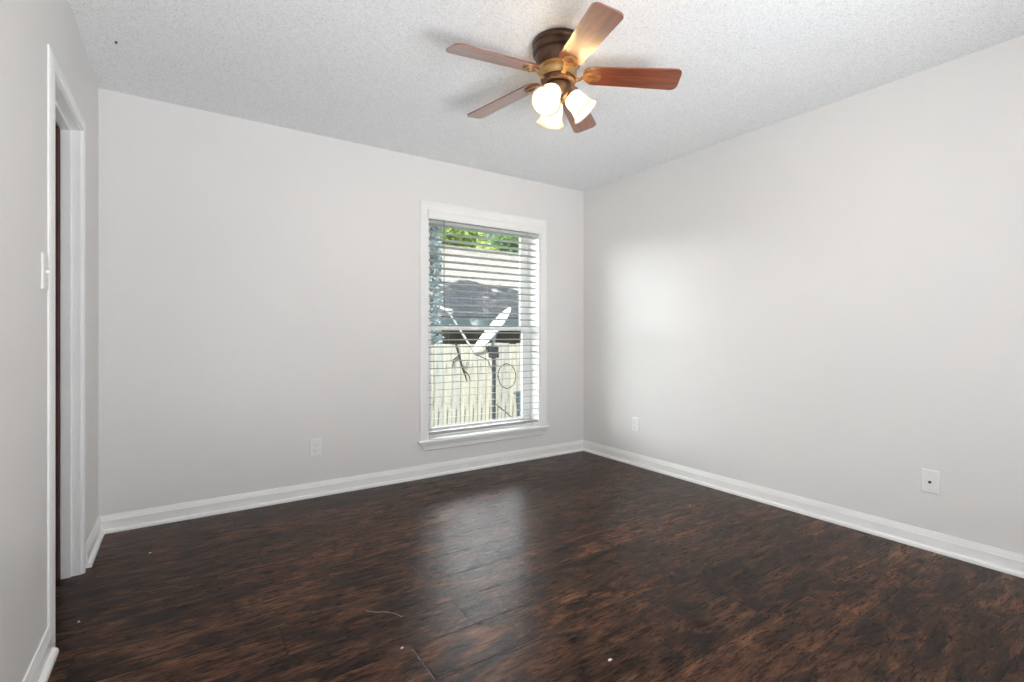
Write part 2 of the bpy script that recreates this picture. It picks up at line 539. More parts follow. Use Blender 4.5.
# ------------------------------------------------------------------ baseboards (base with eased top + shoe moulding)
BASE = [(0, 0), (0.013, 0), (0.013, 0.066), (0.0105, 0.072), (0.0095, 0.079), (0.006, 0.089), (0.005, 0.095), (0, 0.095)]
SHOE = [(0.013, 0), (0.029, 0), (0.029, 0.008)] + [(0.013 + 0.016 * math.cos(a), 0.008 + 0.013 * math.sin(a)) for a in (0.4, 0.8, 1.2)] + [(0.013, 0.021)]
def baseboard(side, a, b, mapf):
    bm = bmesh.new(); prism(bm, BASE, a, b, mapf)
    o = struct(obj('baseboard_' + side, bm, M['trim']))
    bm = bmesh.new(); prism(bm, SHOE, a, b, mapf)
    s = obj('shoe_moulding', bm, M['trim'], o)
    return o
baseboard('back', XL, XR, lambda u, v, t: (t, YB - u, v))
baseboard('right', YR, YB - 0.0, lambda u, v, t: (XR - u, t, v))
baseboard('left', YR, DY0 - 0.066, lambda u, v, t: (XL + u, t, v))
baseboard('left_corner', DY1 + 0.066, YB, lambda u, v, t: (XL + u, t, v))

# ------------------------------------------------------------------ doorway in the left wall
door = struct(empty('door_1', (XL, (DY0 + DY1) / 2, 0)))
def dpart(name, bm, m, **kw):
    return local(obj(name, bm, m, **kw), door)
CW, CT = 0.059, 0.014
DPROF = [(0, 0), (CW, 0), (CW, 0.004), (CW - 0.010, 0.008), (0.020, 0.012), (0.008, 0.012), (0, 0.009)]     # u outwards from the opening, v off the wall
bm = bmesh.new()
A0, A1, AZ = DY0 - 0.006, DY1 + 0.006, DZ1 + 0.006
prism(bm, DPROF, 0, 1, lambda u, v, t: (XL + v, A0 - u, 0 if t == 0 else AZ + u))
prism(bm, DPROF, 0, 1, lambda u, v, t: (XL + v, A1 + u, 0 if t == 0 else AZ + u))
prism(bm, DPROF, 0, 1, lambda u, v, t: (XL + v, (A0 - u) if t == 0 else (A1 + u), AZ + u))
dpart('casing', bm, M['trim'])
dpart('jamb', boxes((XH, XL, DY0 - 0.018, DY0, 0, DZ1 + 0.018), (XH, XL, DY1, DY1 + 0.018, 0, DZ1 + 0.018), (XH, XL, DY0, DY1, DZ1, DZ1 + 0.018)), M['trim'])
SX0, SX1 = XL - 0.0695, XL - 0.034
dpart('door_stop', boxes((SX0, SX1, DY0, DY0 + 0.011, 0, DZ1), (SX0, SX1, DY1 - 0.011, DY1, 0, DZ1), (SX0, SX1, DY0 + 0.011, DY1 - 0.011, DZ1 - 0.011, DZ1)), M['trim'], bevel=0.002)
# stained door swung open into the hall from the far jamb
lf = boxes((XH - 0.56, XH - 0.001, DY1 - 0.037, DY1 - 0.002, 0.012, DZ1 - 0.004))
for (za, zb) in ((0.25, 0.95), (1.12, 1.85)):
    box(lf, XH - 0.46, XH - 0.10, DY1 - 0.042, DY1 - 0.036, za, zb)
dpart('door_leaf', lf, M['mahogany'], bevel=0.004)['label'] = 'dark reddish stained door leaf'

# ------------------------------------------------------------------ window in the back wall
win = struct(empty('window_1', ((WX0 + WX1) / 2, YB, WZ0)))
def wpart(name, bm, m, **kw):
    return local(obj(name, bm, m, **kw), win)
CWW = 0.062
CPROF = [(0, 0), (CWW, 0), (CWW, 0.016), (CWW - 0.008, 0.019), (CWW - 0.016, 0.016), (0.012, 0.011), (0.004, 0.010), (0, 0.006)]   # u outwards from the opening, v off the wall
bm = bmesh.new()
prism(bm, CPROF, WZ0, WZ1 + CWW, lambda u, v, t: (WX0 - u, YB - v, t if t < WZ1 else WZ1 + u))
prism(bm, CPROF, WZ0, WZ1 + CWW, lambda u, v, t: (WX1 + u, YB - v, t if t < WZ1 else WZ1 + u))
prism(bm, CPROF, 0, 1, lambda u, v, t: ((WX0 - u) if t == 0 else (WX1 + u), YB - v, WZ1 + u))
wpart('casing', bm, M['trim'])
YS = YB + 0.135                             # room face of the sashes
wpart('jamb_liner', boxes((WX0, WX0 + 0.012, YB, YB + TB, WZ0, WZ1), (WX1 - 0.012, WX1, YB, YB + TB, WZ0, WZ1),
                          (WX0 + 0.012, WX1 - 0.012, YB, YB + TB, WZ1 - 0.012, WZ1)), M['trim'])
bm = bmesh.new()                            # stool with a rounded nose
NOSE = [(-0.135, 0), (0.030, 0), (0.036, -0.004), (0.038, -0.011), (0.036, -0.018), (0.030, -0.022), (-0.135, -0.022)]
prism(bm, NOSE, WX0, WX1, lambda u, v, t: (t, YB - u, WZ0 + v))
FR = [(0, 0), (0.030, 0), (0.036, -0.004), (0.038, -0.011), (0.036, -0.018), (0.030, -0.022), (0, -0.022)]
prism(bm, FR, WX0 - 0.078, WX0, lambda u, v, t: (t, YB - u, WZ0 + v))
prism(bm, FR, WX1, WX1 + 0.078, lambda u, v, t: (t, YB - u, WZ0 + v))
wpart('window_stool', bm, M['trim'])
bm = bmesh.new()                            # apron moulding under the stool, ends cut back
AP = [(0, 0), (0.028, 0), (0.026, -0.012), (0.018, -0.022), (0.014, -0.040), (0.014, -0.052), (0.008, -0.060), (0, -0.060)]
def apmap(u, v, t):
    ins = 0.052 * (-v / 0.060)
    return ((WX0 - 0.070 + ins) if t == 0 else (WX1 + 0.070 - ins), YB - u, WZ0 - 0.022 + v)
prism(bm, AP, 0, 1, apmap)
wpart('apron', bm, M['trim'])
X0, X1 = WX0 + 0.012, WX1 - 0.012
ZM = 1.148
def sash(name, y0, y1, z0, z1, st=0.085, rt=0.06, rb=0.055):
    o = wpart(name, boxes((X0, X0 + st, y0, y1, z0, z1), (X1 - st, X1, y0, y1, z0, z1), (X0 + st, X1 - st, y0, y1, z0, z0 + rb), (X0 + st, X1 - st, y0, y1, z1 - rt, z1)), M['vinyl'], bevel=0.003)
    g = obj('glass_pane', boxes((X0 + st, X1 - st, (y0 + y1) / 2 - 0.002, (y0 + y1) / 2 + 0.002, z0 + rb, z1 - rt)), M['glass'])
    g.parent = o
    return o
sash('lower_sash', YS, YS + 0.028, WZ0, ZM + 0.022, rt=0.044, rb=0.06)
sash('upper_sash', YS + 0.030, YS + 0.058, ZM - 0.022, WZ1 - 0.012, rt=0.062, rb=0.044)

# ------------------------------------------------------------------ blind
bl = tag(empty('window_blind', ((WX0 + WX1) / 2, YB + 0.030, WZ1 - 0.075)), 'white horizontal slat blind hanging open in the window', 'blind')
def bpart(name, bm, m, **kw):
    return local(obj(name, bm, m, **kw), bl)
BX0, BX1 = WX0 + 0.018, WX1 - 0.018
YC = YB + 0.030                             # slat centre line
bm = bmesh.new()
VP = [(0, 0), (0.010, 0), (0.013, 0.006), (0.010, 0.014), (0.010, 0.052), (0.014, 0.060), (0.014, 0.070), (0, 0.070)]
prism(bm, VP, WX0 + 0.003, WX1 - 0.003, lambda u, v, t: (t, YB - 0.004 - u, 1.980 + v))
box(bm, WX0 + 0.003, WX0 + 0.010, YB - 0.004, YB + 0.05, 1.980, 2.028)
box(bm, WX1 - 0.010, WX1 - 0.003, YB - 0.004, YB + 0.05, 1.980, 2.028)
bpart('valance', bm, M['trim'])
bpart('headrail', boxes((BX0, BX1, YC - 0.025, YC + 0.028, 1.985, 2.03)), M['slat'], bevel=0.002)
SP = 0.0560
n_sl = 29
prof = []
for i in range(7):
    u = -0.025 + 0.05 * i / 6
    prof.append((u, 0.0022 * (1 - (u / 0.025) ** 2) + 0.0014))
for i in range(6, -1, -1):
    u = -0.025 + 0.05 * i / 6
    prof.append((u, 0.0022 * (1 - (u / 0.025) ** 2) - 0.0014))
bm = bmesh.new()
TL = math.radians(-9.5)
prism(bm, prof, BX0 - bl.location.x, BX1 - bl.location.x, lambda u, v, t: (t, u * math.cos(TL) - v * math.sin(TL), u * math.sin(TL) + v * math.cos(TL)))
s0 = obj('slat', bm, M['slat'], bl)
ZT = 1.945
for i in range(n_sl):
    s = s0 if i == 0 else s0.copy()
    if i: COL.objects.link(s)
    s.parent = bl
    s.location = (0, 0, ZT - i * SP - bl.location.z)
zb = ZT - (n_sl - 1) * SP
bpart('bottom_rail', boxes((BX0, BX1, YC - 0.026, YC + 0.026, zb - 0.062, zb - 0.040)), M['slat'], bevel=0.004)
for fx in (0.155, 0.5, 0.845):
    x = BX0 + (BX1 - BX0) * fx
    bm = bmesh.new()
    for dy in (-0.0265, 0.0265):
        tube(bm, [(x, YC + dy, 1.99), (x, YC + dy, zb - 0.05)], 0.0008, 5)
    bpart('ladder_cord', bm, M['cord'])
bm = bmesh.new()
tube(bm, [(WX0 + 0.130, YB - 0.024, 1.978), (WX0 + 0.131, YB - 0.024, 1.28), (WX0 + 0.131, YB - 0.024, 1.262)], [0.0036, 0.0036, 0.0052], 8)
tube(bm, [(WX0 + 0.130, YC - 0.02, 1.99), (WX0 + 0.130, YB - 0.016, 1.984), (WX0 + 0.130, YB - 0.024, 1.978)], 0.002, 6)
bpart('tilt_wand', bm, M['wand'], smooth=True)['label'] = 'thin grey tilt wand'

# ------------------------------------------------------------------ wall plates
def plate_bm(w, h, d):
    """plate in local x (width), z (height); front towards -y"""
    bm = bmesh.new()
    a = [(-w / 2, 0), (w / 2, 0)]
    outer = [(-w / 2, -h / 2), (w / 2, -h / 2), (w / 2, h / 2), (-w / 2, h / 2)]
    k = 0.004
    inner = [(-w / 2 + k, -h / 2 + k), (w / 2 - k, -h / 2 + k), (w / 2 - k, h / 2 - k), (-w / 2 + k, h / 2 - k)]
    r0 = [bm.verts.new((x, 0, z)) for x, z in outer]
    r1 = [bm.verts.new((x, -d * 0.5, z)) for x, z in outer]
    r2 = [bm.verts.new((x, -d, z)) for x, z in inner]
    bm.faces.new(r0)
    bm.faces.new(r2[::-1])
    for A, B in ((r0, r1), (r1, r2)):
        for i in range(4):
            j = (i + 1) % 4
            bm.faces.new((A[i], A[j], B[j], B[i]))
    return bm
def disc_bm(r, y0, y1, cx=0, cz=0, seg=20, flat=1.0):
    bm = bmesh.new()
    m = Matrix.Translation((cx, y0, cz)) @ Matrix.Rotation(PI / 2, 4, 'X')
    lathe(bm, [(r, 0), (r, abs(y1 - y0) * 0.7), (r * 0.9, abs(y1 - y0))], seg, m)
    return bm
D = 0.0052
def duplex(name, loc, rz, label):
    t = tag(empty(name, loc, rz), label, 'outlet', 'wall outlets')
    obj('cover_plate', plate_bm(0.074, 0.118, D), M['plate'], t)
    for s in (1, -1):
        bm = bmesh.new()
        pts = []
        for k in range(24):
            a = 2 * PI * k / 24
            pts.append((max(-0.0155, min(0.0155, 0.0185 * math.cos(a))), max(-0.0135, min(0.0135, 0.0165 * math.sin(a))) + s * 0.0195))
        prism(bm, pts, -D + 0.001, -D - 0.0022, lambda u, v, q: (u, q, v))
        f = obj('receptacle', bm, M['plate'], t)
        obj('slots', boxes((-0.0078, -0.0056, -D - 0.0026, -D - 0.001, s * 0.0195 - 0.001, s * 0.0195 + 0.0075), (0.0056, 0.0078, -D - 0.0026, -D - 0.001, s * 0.0195 - 0.0005, s * 0.0195 + 0.007),
                           (-0.0022, 0.0022, -D - 0.0026, -D - 0.001, s * 0.0195 - 0.009, s * 0.0195 - 0.0048)), M['slit'], f)
    obj('screw', disc_bm(0.0032, -D + 0.001, -D - 0.001), M['screw'], t)
    return t
duplex('wall_outlet', (0.748, YB, 0.327), 0, 'white duplex outlet plate low on the wall left of the window')
duplex('wall_outlet', (XR, 2.860, 0.336), -PI / 2, 'white duplex outlet plate on the right wall near the corner')
cx = tag(empty('coax_plate', (XR, 0.904, 0.345), -PI / 2), 'white cable plate with one dark round socket on the right wall', 'wall plate')
obj('cover_plate', plate_bm(0.074, 0.118, D), M['plate'], cx)
obj('socket', disc_bm(0.0068, -D + 0.001, -D - 0.006, 0, -0.003, 12), M['slot'], cx)['label'] = 'small dark round socket'
for z in (0.042, -0.042):
    obj('screw', disc_bm(0.003, -D + 0.001, -D - 0.001, 0, z), M['screw'], cx)
sw = tag(empty('light_switch', (XL, 2.222, 1.297), PI / 2), 'white toggle light switch plate on the left wall beside the doorway', 'light switch')
obj('cover_plate', plate_bm(0.074, 0.118, D), M['plate'], sw)
tg = boxes((-0.0045, 0.0045, -D - 0.012, -D + 0.001, -0.004, 0.006))
obj('toggle', tg, M['plate'], sw, bevel=0.001)
for z in (0.03, -0.03):
    obj('screw', disc_bm(0.003, -D + 0.001, -D - 0.001, 0, z), M['screw'], sw)

# ------------------------------------------------------------------ ceiling fan
FX, FY = 1.446, 1.778
fan = tag(empty('ceiling_fan', (FX, FY, H)), 'bronze five-blade ceiling fan with three lit glass lamp shades', 'ceiling fan')
def z_(z): return z - H
bm = bmesh.new()
lathe(bm, [(0, z_(2.438)), (0.112, z_(2.438)), (0.119, z_(2.434)), (0.119, z_(2.418)), (0.114, z_(2.412)), (0.117, z_(2.404)), (0.119, z_(2.394)), (0.117, z_(2.380)),
           (0.110, z_(2.374)), (0.106, z_(2.370)), (0.105, z_(2.350)), (0.100, z_(2.330)), (0.092, z_(2.321)), (0, z_(2.321))], 64, close=False)
auto_smooth(obj('motor_housing', bm, M['bronze_dark'], fan), 28)
bm = bmesh.new()
lathe(bm, [(0, z_(2.322)), (0.090, z_(2.322)), (0.092, z_(2.318)), (0.088, z_(2.313)), (0.080, z_(2.310)), (0.083, z_(2.298)), (0.084, z_(2.288)), (0.080, z_(2.276)), (0.084, z_(2.272)), (0.084, z_(2.267)), (0, z_(2.267))], 64, close=False)
auto_smooth(obj('trim_band', bm, M['brass'], fan), 28)['label'] = 'antique brass band'
bm = bmesh.new()
lathe(bm, [(0, z_(2.268)), (0.078, z_(2.268)), (0.081, z_(2.262)), (0.079, z_(2.250)), (0.066, z_(2.243)), (0, z_(2.243))], 64, close=False)
auto_smooth(obj('flywheel', bm, M['bronze_dark'], fan), 28)
bm = bmesh.new()
lathe(bm, [(0, z_(2.244)), (0.048, z_(2.244)), (0.054, z_(2.238)), (0.057, z_(2.220)), (0.055, z_(2.196)), (0.046, z_(2.180)), (0.028, z_(2.172)), (0.012, z_(2.168)), (0.010, z_(2.158)), (0.006, z_(2.152)), (0, z_(2.150))], 48, close=False)
auto_smooth(obj('light_fitter', bm, M['bronze'], fan), 28)

# blades: local x outwards, rotated about z; pitched about x
PH = 3.1143
ZBL = 2.291
BR0, BR1 = 0.112, 0.550
def blade_outline():
    pts = []
    W0, W1 = 0.053, 0.065
    def half(x):
        t = (x - BR0) / (BR1 - BR0)
        return W0 + (W1 - W0) * t
    # right side root -> tip, then back along the left side
    right = []
    for k in range(7):                       # rounded root
        a = PI / 2 * k / 6
        right.append((BR0 + 0.045 * (1 - math.sin(a)) if False else BR0 + 0.050 * (1 - math.cos(a)), half(BR0 + 0.05) * math.sin(a) * 0.999 + 0.0))
    for k in range(1, 5):
        x = BR0 + 0.05 + (BR1 - 0.03 - BR0 - 0.05) * k / 5
        right.append((x, half(x)))
    rc = 0.030
    for k in range(6):                       # rounded corner of the tip
        a = PI / 2 * k / 5
        right.append((BR1 - rc + rc * math.sin(a), half(BR1) - rc + rc * math.cos(a)))
    left = [(x, -y) for x, y in right[::-1] if y > 1e-6]
    return right + left
OUT = blade_outline()
bm = bmesh.new()
prism(bm, OUT, -0.003, 0.003, lambda u, v, t: (u, v, t))
blade_me = clean_mesh(bm, 'blade')
blade_me.materials.append(M['blade'])
# blade iron: arm from the flywheel and an open loop plate under the blade root
bm = bmesh.new()
ARM = [(0.066, 0.012, -0.024), (0.082, 0.011, -0.025), (0.100, 0.010, -0.018), (0.116, 0.013, -0.004), (0.130, 0.018, -0.0035)]
prev = None
for (x, w, z) in ARM:
    r = [bm.verts.new((x, w, z)), bm.verts.new((x, -w, z)), bm.verts.new((x, -w, z - 0.006)), bm.verts.new((x, w, z - 0.006))]
    if prev:
        for i in range(4):
            j = (i + 1) % 4
            bm.faces.new((prev[i], prev[j], r[j], r[i]))
    else:
        bm.faces.new(r)
    prev = r
bm.faces.new(prev[::-1])
N = 28                                       # open ring
ro, ri = [], []
for k in range(N):
    a = 2 * PI * k / N
    ro.append((0.153 + 0.040 * math.cos(a), 0.030 * math.sin(a) * (1 + 0.15 * math.cos(a))))
    ri.append((0.157 + 0.022 * math.cos(a), 0.015 * math.sin(a)))
for i in range(N):
    j = (i + 1) % N
    v = [[bm.verts.new((p[0], p[1], z)) for p in (ro[i], ro[j], ri[j], ri[i])] for z in (-0.0035, -0.0085)]
    bm.faces.new(v[0]); bm.faces.new(v[1][::-1])
    bm.faces.new((v[0][0], v[0][1], v[1][1], v[1][0]))
    bm.faces.new((v[0][2], v[0][3], v[1][3], v[1][2]))
for (sx, sy) in ((0.189, 0.0), (0.145, 0.026), (0.145, -0.026)):
    lathe(bm, [(0, -0.0125), (0.004, -0.0115), (0.006, -0.009), (0.006, -0.006), (0, -0.006)], 10, Matrix.Translation((sx, sy, 0)), close=False)
bmesh.ops.remove_doubles(bm, verts=bm.verts, dist=1e-5)
iron_me = clean_mesh(bm, 'blade_iron')
iron_me.materials.append(M['iron'])
PITCH = math.radians(13)
DROOP = math.radians(4.5)
for i in range(5):
    b = bpy.data.objects.new('blade', blade_me)
    COL.objects.link(b)
    b.parent = fan
    a = PH - i * 2 * PI / 5
    b.matrix_local = Matrix.Translation((0, 0, z_(ZBL))) @ Matrix.Rotation(a, 4, 'Z') @ Matrix.Rotation(DROOP, 4, 'Y') @ Matrix.Rotation(-PITCH, 4, 'X')
    q = bpy.data.objects.new('blade_iron', iron_me)
    COL.objects.link(q)
    q.parent = b

# lamps: holder, bell shade, bulb
TILT = math.radians(48)                      # below horizontal
SH = [(0.021, 0.0), (0.032, 0.003), (0.040, 0.012), (0.0445, 0.026), (0.0455, 0.044), (0.0465, 0.062), (0.051, 0.080), (0.059, 0.094), (0.067, 0.102), (0.070, 0.105)]
bm = bmesh.new()
inner = [(r - 0.0030, z + (0.0015 if i < 9 else -0.0005)) for i, (r, z) in enumerate(SH)]
lathe(bm, SH + inner[::-1] + [SH[0]], 48, close=False)
bmesh.ops.remove_doubles(bm, verts=bm.verts, dist=1e-6)
shade_me = clean_mesh(bm, 'glass_shade')
shade_me.materials.append(M['shade'])
bm = bmesh.new()
lathe(bm, [(0, 0.006), (0.011, 0.006), (0.012, 0.020), (0.020, 0.034), (0.0255, 0.050), (0.0245, 0.064), (0.016, 0.076), (0, 0.080)], 24, close=False)
bulb_me = clean_mesh(bm, 'bulb')
bulb_me.materials.append(M['bulb'])
bm = bmesh.new()
lathe(bm, [(0, -0.034), (0.012, -0.034), (0.013, -0.014), (0.022, -0.009), (0.0245, 0.003), (0.0225, 0.006), (0, 0.006)], 28, close=False)
holder_me = clean_mesh(bm, 'lamp_holder')
holder_me.materials.append(M['bronze'])
for me in (shade_me, bulb_me, holder_me, ):
    for p in me.polygons: p.use_smooth = True
for az in (205, 323, 69):
    az = math.radians(az)
    d = Vector((math.cos(az) * math.cos(TILT), math.sin(az) * math.cos(TILT), -math.sin(TILT)))
    o = bpy.data.objects.new('lamp_holder', holder_me)
    COL.objects.link(o)
    o.parent = fan
    p = Vector((math.cos(az) * 0.056, math.sin(az) * 0.056, z_(2.192)))
    o.matrix_local = Matrix.Translation(p) @ d.to_track_quat('Z', 'Y').to_matrix().to_4x4()
    for nm, me in (('glass_shade', shade_me), ('bulb', bulb_me)):
        c = bpy.data.objects.new(nm, me)
        COL.objects.link(c)
        c.parent = o

# ------------------------------------------------------------------ small things on the floor and ceiling
bm = bmesh.new()
pts = [(0.603, 1.938, 0.001), (0.632, 1.906, 0.001), (0.663, 1.889, 0.0012), (0.689, 1.860, 0.001), (0.706, 1.819, 0.001)]
tube(bm, pts, 0.0008, 6)
tag(obj('bristle', bm, plain('pale_straw', (0.45, 0.40, 0.33), 0.8)), 'thin pale curved bristle lying on the dark floor', 'bristle')
chipm = plain('white_paint_chip', (0.75, 0.73, 0.70), 0.7)
def chip(x, y, s, rz, label):
    bm = bmesh.new()
    pr = [(-s, -s * 0.4), (s * 0.7, -s * 0.6), (s, s * 0.2), (0, s * 0.7), (-s * 0.8, s * 0.5)]
    prism(bm, pr, 0.0002, 0.0018, lambda u, v, t: (u, v, t))
    o = obj('paint_chip', bm, chipm)
    o.location = (x, y, 0); o.rotation_euler = (0, 0, rz)
    tag(o, label, 'paint chip', 'paint chips on the floor')
chip(0.636, 1.639, 0.0055, 0.4, 'white paint chip on the floor in front of the curved bristle')
chip(-0.132, 3.052, 0.007, 1.1, 'white paint chip on the floor near the left corner of the back wall')
chip(-0.325, 2.47, 0.006, 2.0, 'white paint chip on the floor at the foot of the doorway')
chip(1.191, 1.192, 0.008, 0.2, 'white paint chip at the bottom edge of the view, largest of the floor chips')
bm = bmesh.new()
lathe(bm, [(0, 0), (0.006, 0), (0.005, -0.004), (0.0025, -0.006), (0.002, -0.009), (0, -0.009)], 10, close=False)
hk = obj('ceiling_screw', bm, M['slot'], smooth=True)
hk.location = (-0.253, 2.911, H)
tag(hk, 'tiny dark screw in the textured ceiling near the left wall', 'screw')

# ------------------------------------------------------------------ outdoors
GZ = -0.75
struct(obj('ground', boxes((-14, 26, YB + TB, 30, GZ - 0.2, GZ)), M['grass']))
struct(obj('wall_foundation', boxes((XH - 1.3, XR + 0.15, YB + 0.02, YB + TB, GZ, -0.12)), M['brick']))

rnd = random.Random(7)
FY0 = 6.60
fence = tag(empty('board_fence', (3.4, FY0, GZ)), 'weathered pale board fence seen through the window', 'fence')
bm = boxes((-0.068, 0.068, -0.010, 0.010, 0, 1.70))
pk_me = clean_mesh(bm, 'picket'); pk_me.materials.append(M['fence'])
n = 0
for i in range(26):
    p = bpy.data.objects.new('picket', pk_me)
    COL.objects.link(p)
    p.parent = fence
    p.location = (-1.6 + i * 0.146 + rnd.uniform(-0.003, 0.003), rnd.uniform(-0.004, 0.004), 0.0)
    p.scale = (1, 1, 1 + rnd.uniform(-0.008, 0.008))
for z in (0.35, 1.35):
    obj('fence_rail', boxes((-1.68, 2.12, 0.014, 0.054, z, z + 0.09)), M['fence'], fence)
for x in (-1.5, 0.3, 2.0):
    obj('fence_post', boxes((x - 0.045, x + 0.045, 0.054, 0.144, 0, 1.62)), M['fence'], fence)

# neighbour's house: eave towards us, ridge parallel to our wall
hs = tag(empty('neighbour_house', (5.2, 9.0, GZ)), 'low house with pale shingle roof behind the fence', 'house')
def hpart(name, bm, m, **kw):
    return local(obj(name, bm, m, **kw), hs)
EY, EZ, RY, RZ_ = 8.0, 1.42, 12.2, 3.49
HX0, HX1 = -0.5, 12.0
hpart('wall', boxes((HX0 + 0.4, HX1 - 0.4, EY + 0.45, 16.0, GZ, EZ + 0.1)), M['brick'])
sl = math.atan2(RZ_ - EZ, RY - EY)
ln = math.hypot(RZ_ - EZ, RY - EY)
bm = boxes((HX0 - 5.2, HX1 - 5.2, 0, ln, -0.05, 0.0))
rf = obj('roof', bm, M['shingle'], hs)
rf.matrix_local = Matrix.Translation((0, EY - 9.0, EZ - GZ)) @ Matrix.Rotation(sl, 4, 'X')
bm = boxes((HX0 - 5.2, HX1 - 5.2, 0, ln, -0.05, 0.0))
rf2 = obj('roof', bm, M['shingle'], hs)
rf2.matrix_local = Matrix.Translation((0, 2 * RY - EY - 9.0, EZ - GZ)) @ Matrix.Rotation(PI, 4, 'Z') @ Matrix.Translation((-(HX0 - 5.2) - (HX1 - 5.2), 0, 0)) @ Matrix.Rotation(sl, 4, 'X')
hpart('ridge_cap', boxes((HX0, HX1, RY - 0.10, RY + 0.10, RZ_ - 0.03, RZ_ + 0.03)), M['shingle'])
hpart('gutter', boxes((HX0, HX1, EY - 0.07, EY + 0.03, EZ - 0.16, EZ - 0.02)), M['fascia'])['label'] = 'pale blue-green gutter'
hpart('soffit', boxes((HX0, HX1, EY + 0.03, EY + 0.46, EZ - 0.16, EZ - 0.13)), M['fascia'])

def leaves(n, place, size, rng, m, name, parent):
    vs, fs = [], []
    for _ in range(n):
        c = Vector(place(rng))
        s = size * rng.uniform(0.6, 1.3)
        u = Vector((rng.gauss(0, 1), rng.gauss(0, 1), rng.gauss(0, 1))).normalized()
        v = u.orthogonal().normalized()
        v = (Matrix.Rotation(rng.uniform(0, 6.28), 3, u) @ v)
        w = u.cross(v)
        k = len(vs)
        vs += [c - v * s, c + w * s * 0.42 + u * s * 0.12, c + v * s, c - w * s * 0.42 + u * s * 0.12]
        fs.append((k, k + 1, k + 2, k + 3))
    me = bpy.data.meshes.new(name)
    me.from_pydata([tuple(v) for v in vs], [], fs)
    me.materials.append(m)
    o = bpy.data.objects.new(name, me)
    COL.objects.link(o)
    o.parent = parent
    return o

def blob(cs):
    def f(rng):
        c, r = cs[rng.randrange(len(cs))]
        while True:
            p = Vector((rng.uniform(-1, 1), rng.uniform(-1, 1), rng.uniform(-1, 1)))
            if 0.15 < p.length < 1: break
        return Vector(c) + Vector((p.x * r[0], p.y * r[1], p.z * r[2]))
    return f

# tree between the fence and the house: blue-green stem foliage at the left, crown above the window's view shading the roof
tr = tag(empty('shade_tree', (3.33, 7.25, GZ)), 'blue-green leafy tree at the left edge of the window view', 'tree')
bm = bmesh.new()
tube(bm, [(-0.06, 0, 0), (-0.07, 0, 1.6), (-0.05, 0.02, 3.0), (-0.04, 0.02, 3.9)], [0.08, 0.07, 0.06, 0.03], 10)
obj('trunk', bm, M['bark'], tr, smooth=True)
leaves(2800, blob([((-0.03, 0.0, z), (0.19, 0.15, 0.42)) for z in (1.9, 2.4, 2.9, 3.4, 3.9)]), 0.045, random.Random(3), M['leaf_blue'], 'stem_foliage', tr)

# a leafy tree out of sight to the left, whose crown shades the lower half of the neighbour's roof
TX, TY = 1.35, 6.95
t2 = tag(empty('shade_tree', (TX, TY, GZ)), 'leafy tree out of view left of the window, its crown shading the roof', 'tree')
bm = bmesh.new()
tube(bm, [(0, 0, 0), (0.02, 0, 2.2), (0.05, -0.05, 4.0), (0.2, -0.2, 5.6)], [0.13, 0.11, 0.09, 0.04], 10)
tube(bm, [(0.03, -0.02, 3.2), (-0.5, -0.2, 4.6), (-1.0, -0.3, 5.5)], [0.06, 0.05, 0.03], 8)
tube(bm, [(0.04, -0.04, 3.6), (0.8, -0.1, 4.9), (1.4, -0.2, 5.6)], [0.06, 0.05, 0.03], 8)
obj('trunk', bm, M['bark'], t2, smooth=True)
CN = Vector((5.0, 8.75, 1.85)) + SUN_TO * 5.6 - Vector((TX, TY, GZ))
def crown_at(rng):
    while True:
        u, v, w = rng.uniform(-2.3, 2.3), rng.uniform(-1, 1), rng.uniform(-0.5, 0.5)
        top = 0.88 + 0.10 * math.sin(3.1 * u + 0.5) + 0.08 * math.sin(7.3 * u) - 0.11 * u
        if v > top: continue
        if math.sin(5.3 * u + 1.7 * v) * math.sin(6.1 * v + 0.7 * u + 1.0) > 0.80: continue     # gaps between the boughs
        return CN + Vector((u, v, 0.56 * v)) + SUN_TO * w
leaves(8500, crown_at, 0.085, random.Random(4), M['leaf_dark'], 'crown', t2)

# bright trees beyond the roof ridge
def big_tree(x, y, h, r, seed, label, lm):
    t = tag(empty('garden_tree', (x, y, GZ)), label, 'tree', 'trees beyond the roof')
    bm = bmesh.new()
    tube(bm, [(0, 0, 0), (0.05, 0, h * 0.35), (0.0, 0.1, h * 0.75)], [0.20, 0.16, 0.06], 10)
    obj('trunk', bm, M['bark'], t, smooth=True)
    rg = random.Random(seed)
    cs = [((r * 0.6 * i + rg.uniform(-0.1, 0.1), rg.uniform(-r, r) * 0.4, h * (0.56 + 0.13 * k - 0.03 * abs(i))), (r * 0.6, r * 0.5, h * 0.10)) for i in (-1, 0, 1) for k in (0, 1, 2)]
    leaves(6500, blob(cs), 0.17, rg, M[lm], 'crown', t)
big_tree(9.05, 18.0, 7.4, 1.62, 11, 'lime green tree beyond the roof, left one in the window', 'leaf_lime')
big_tree(13.3, 18.6, 7.4, 1.62, 12, 'darker green tree beyond the roof, right one in the window', 'leaf_green')

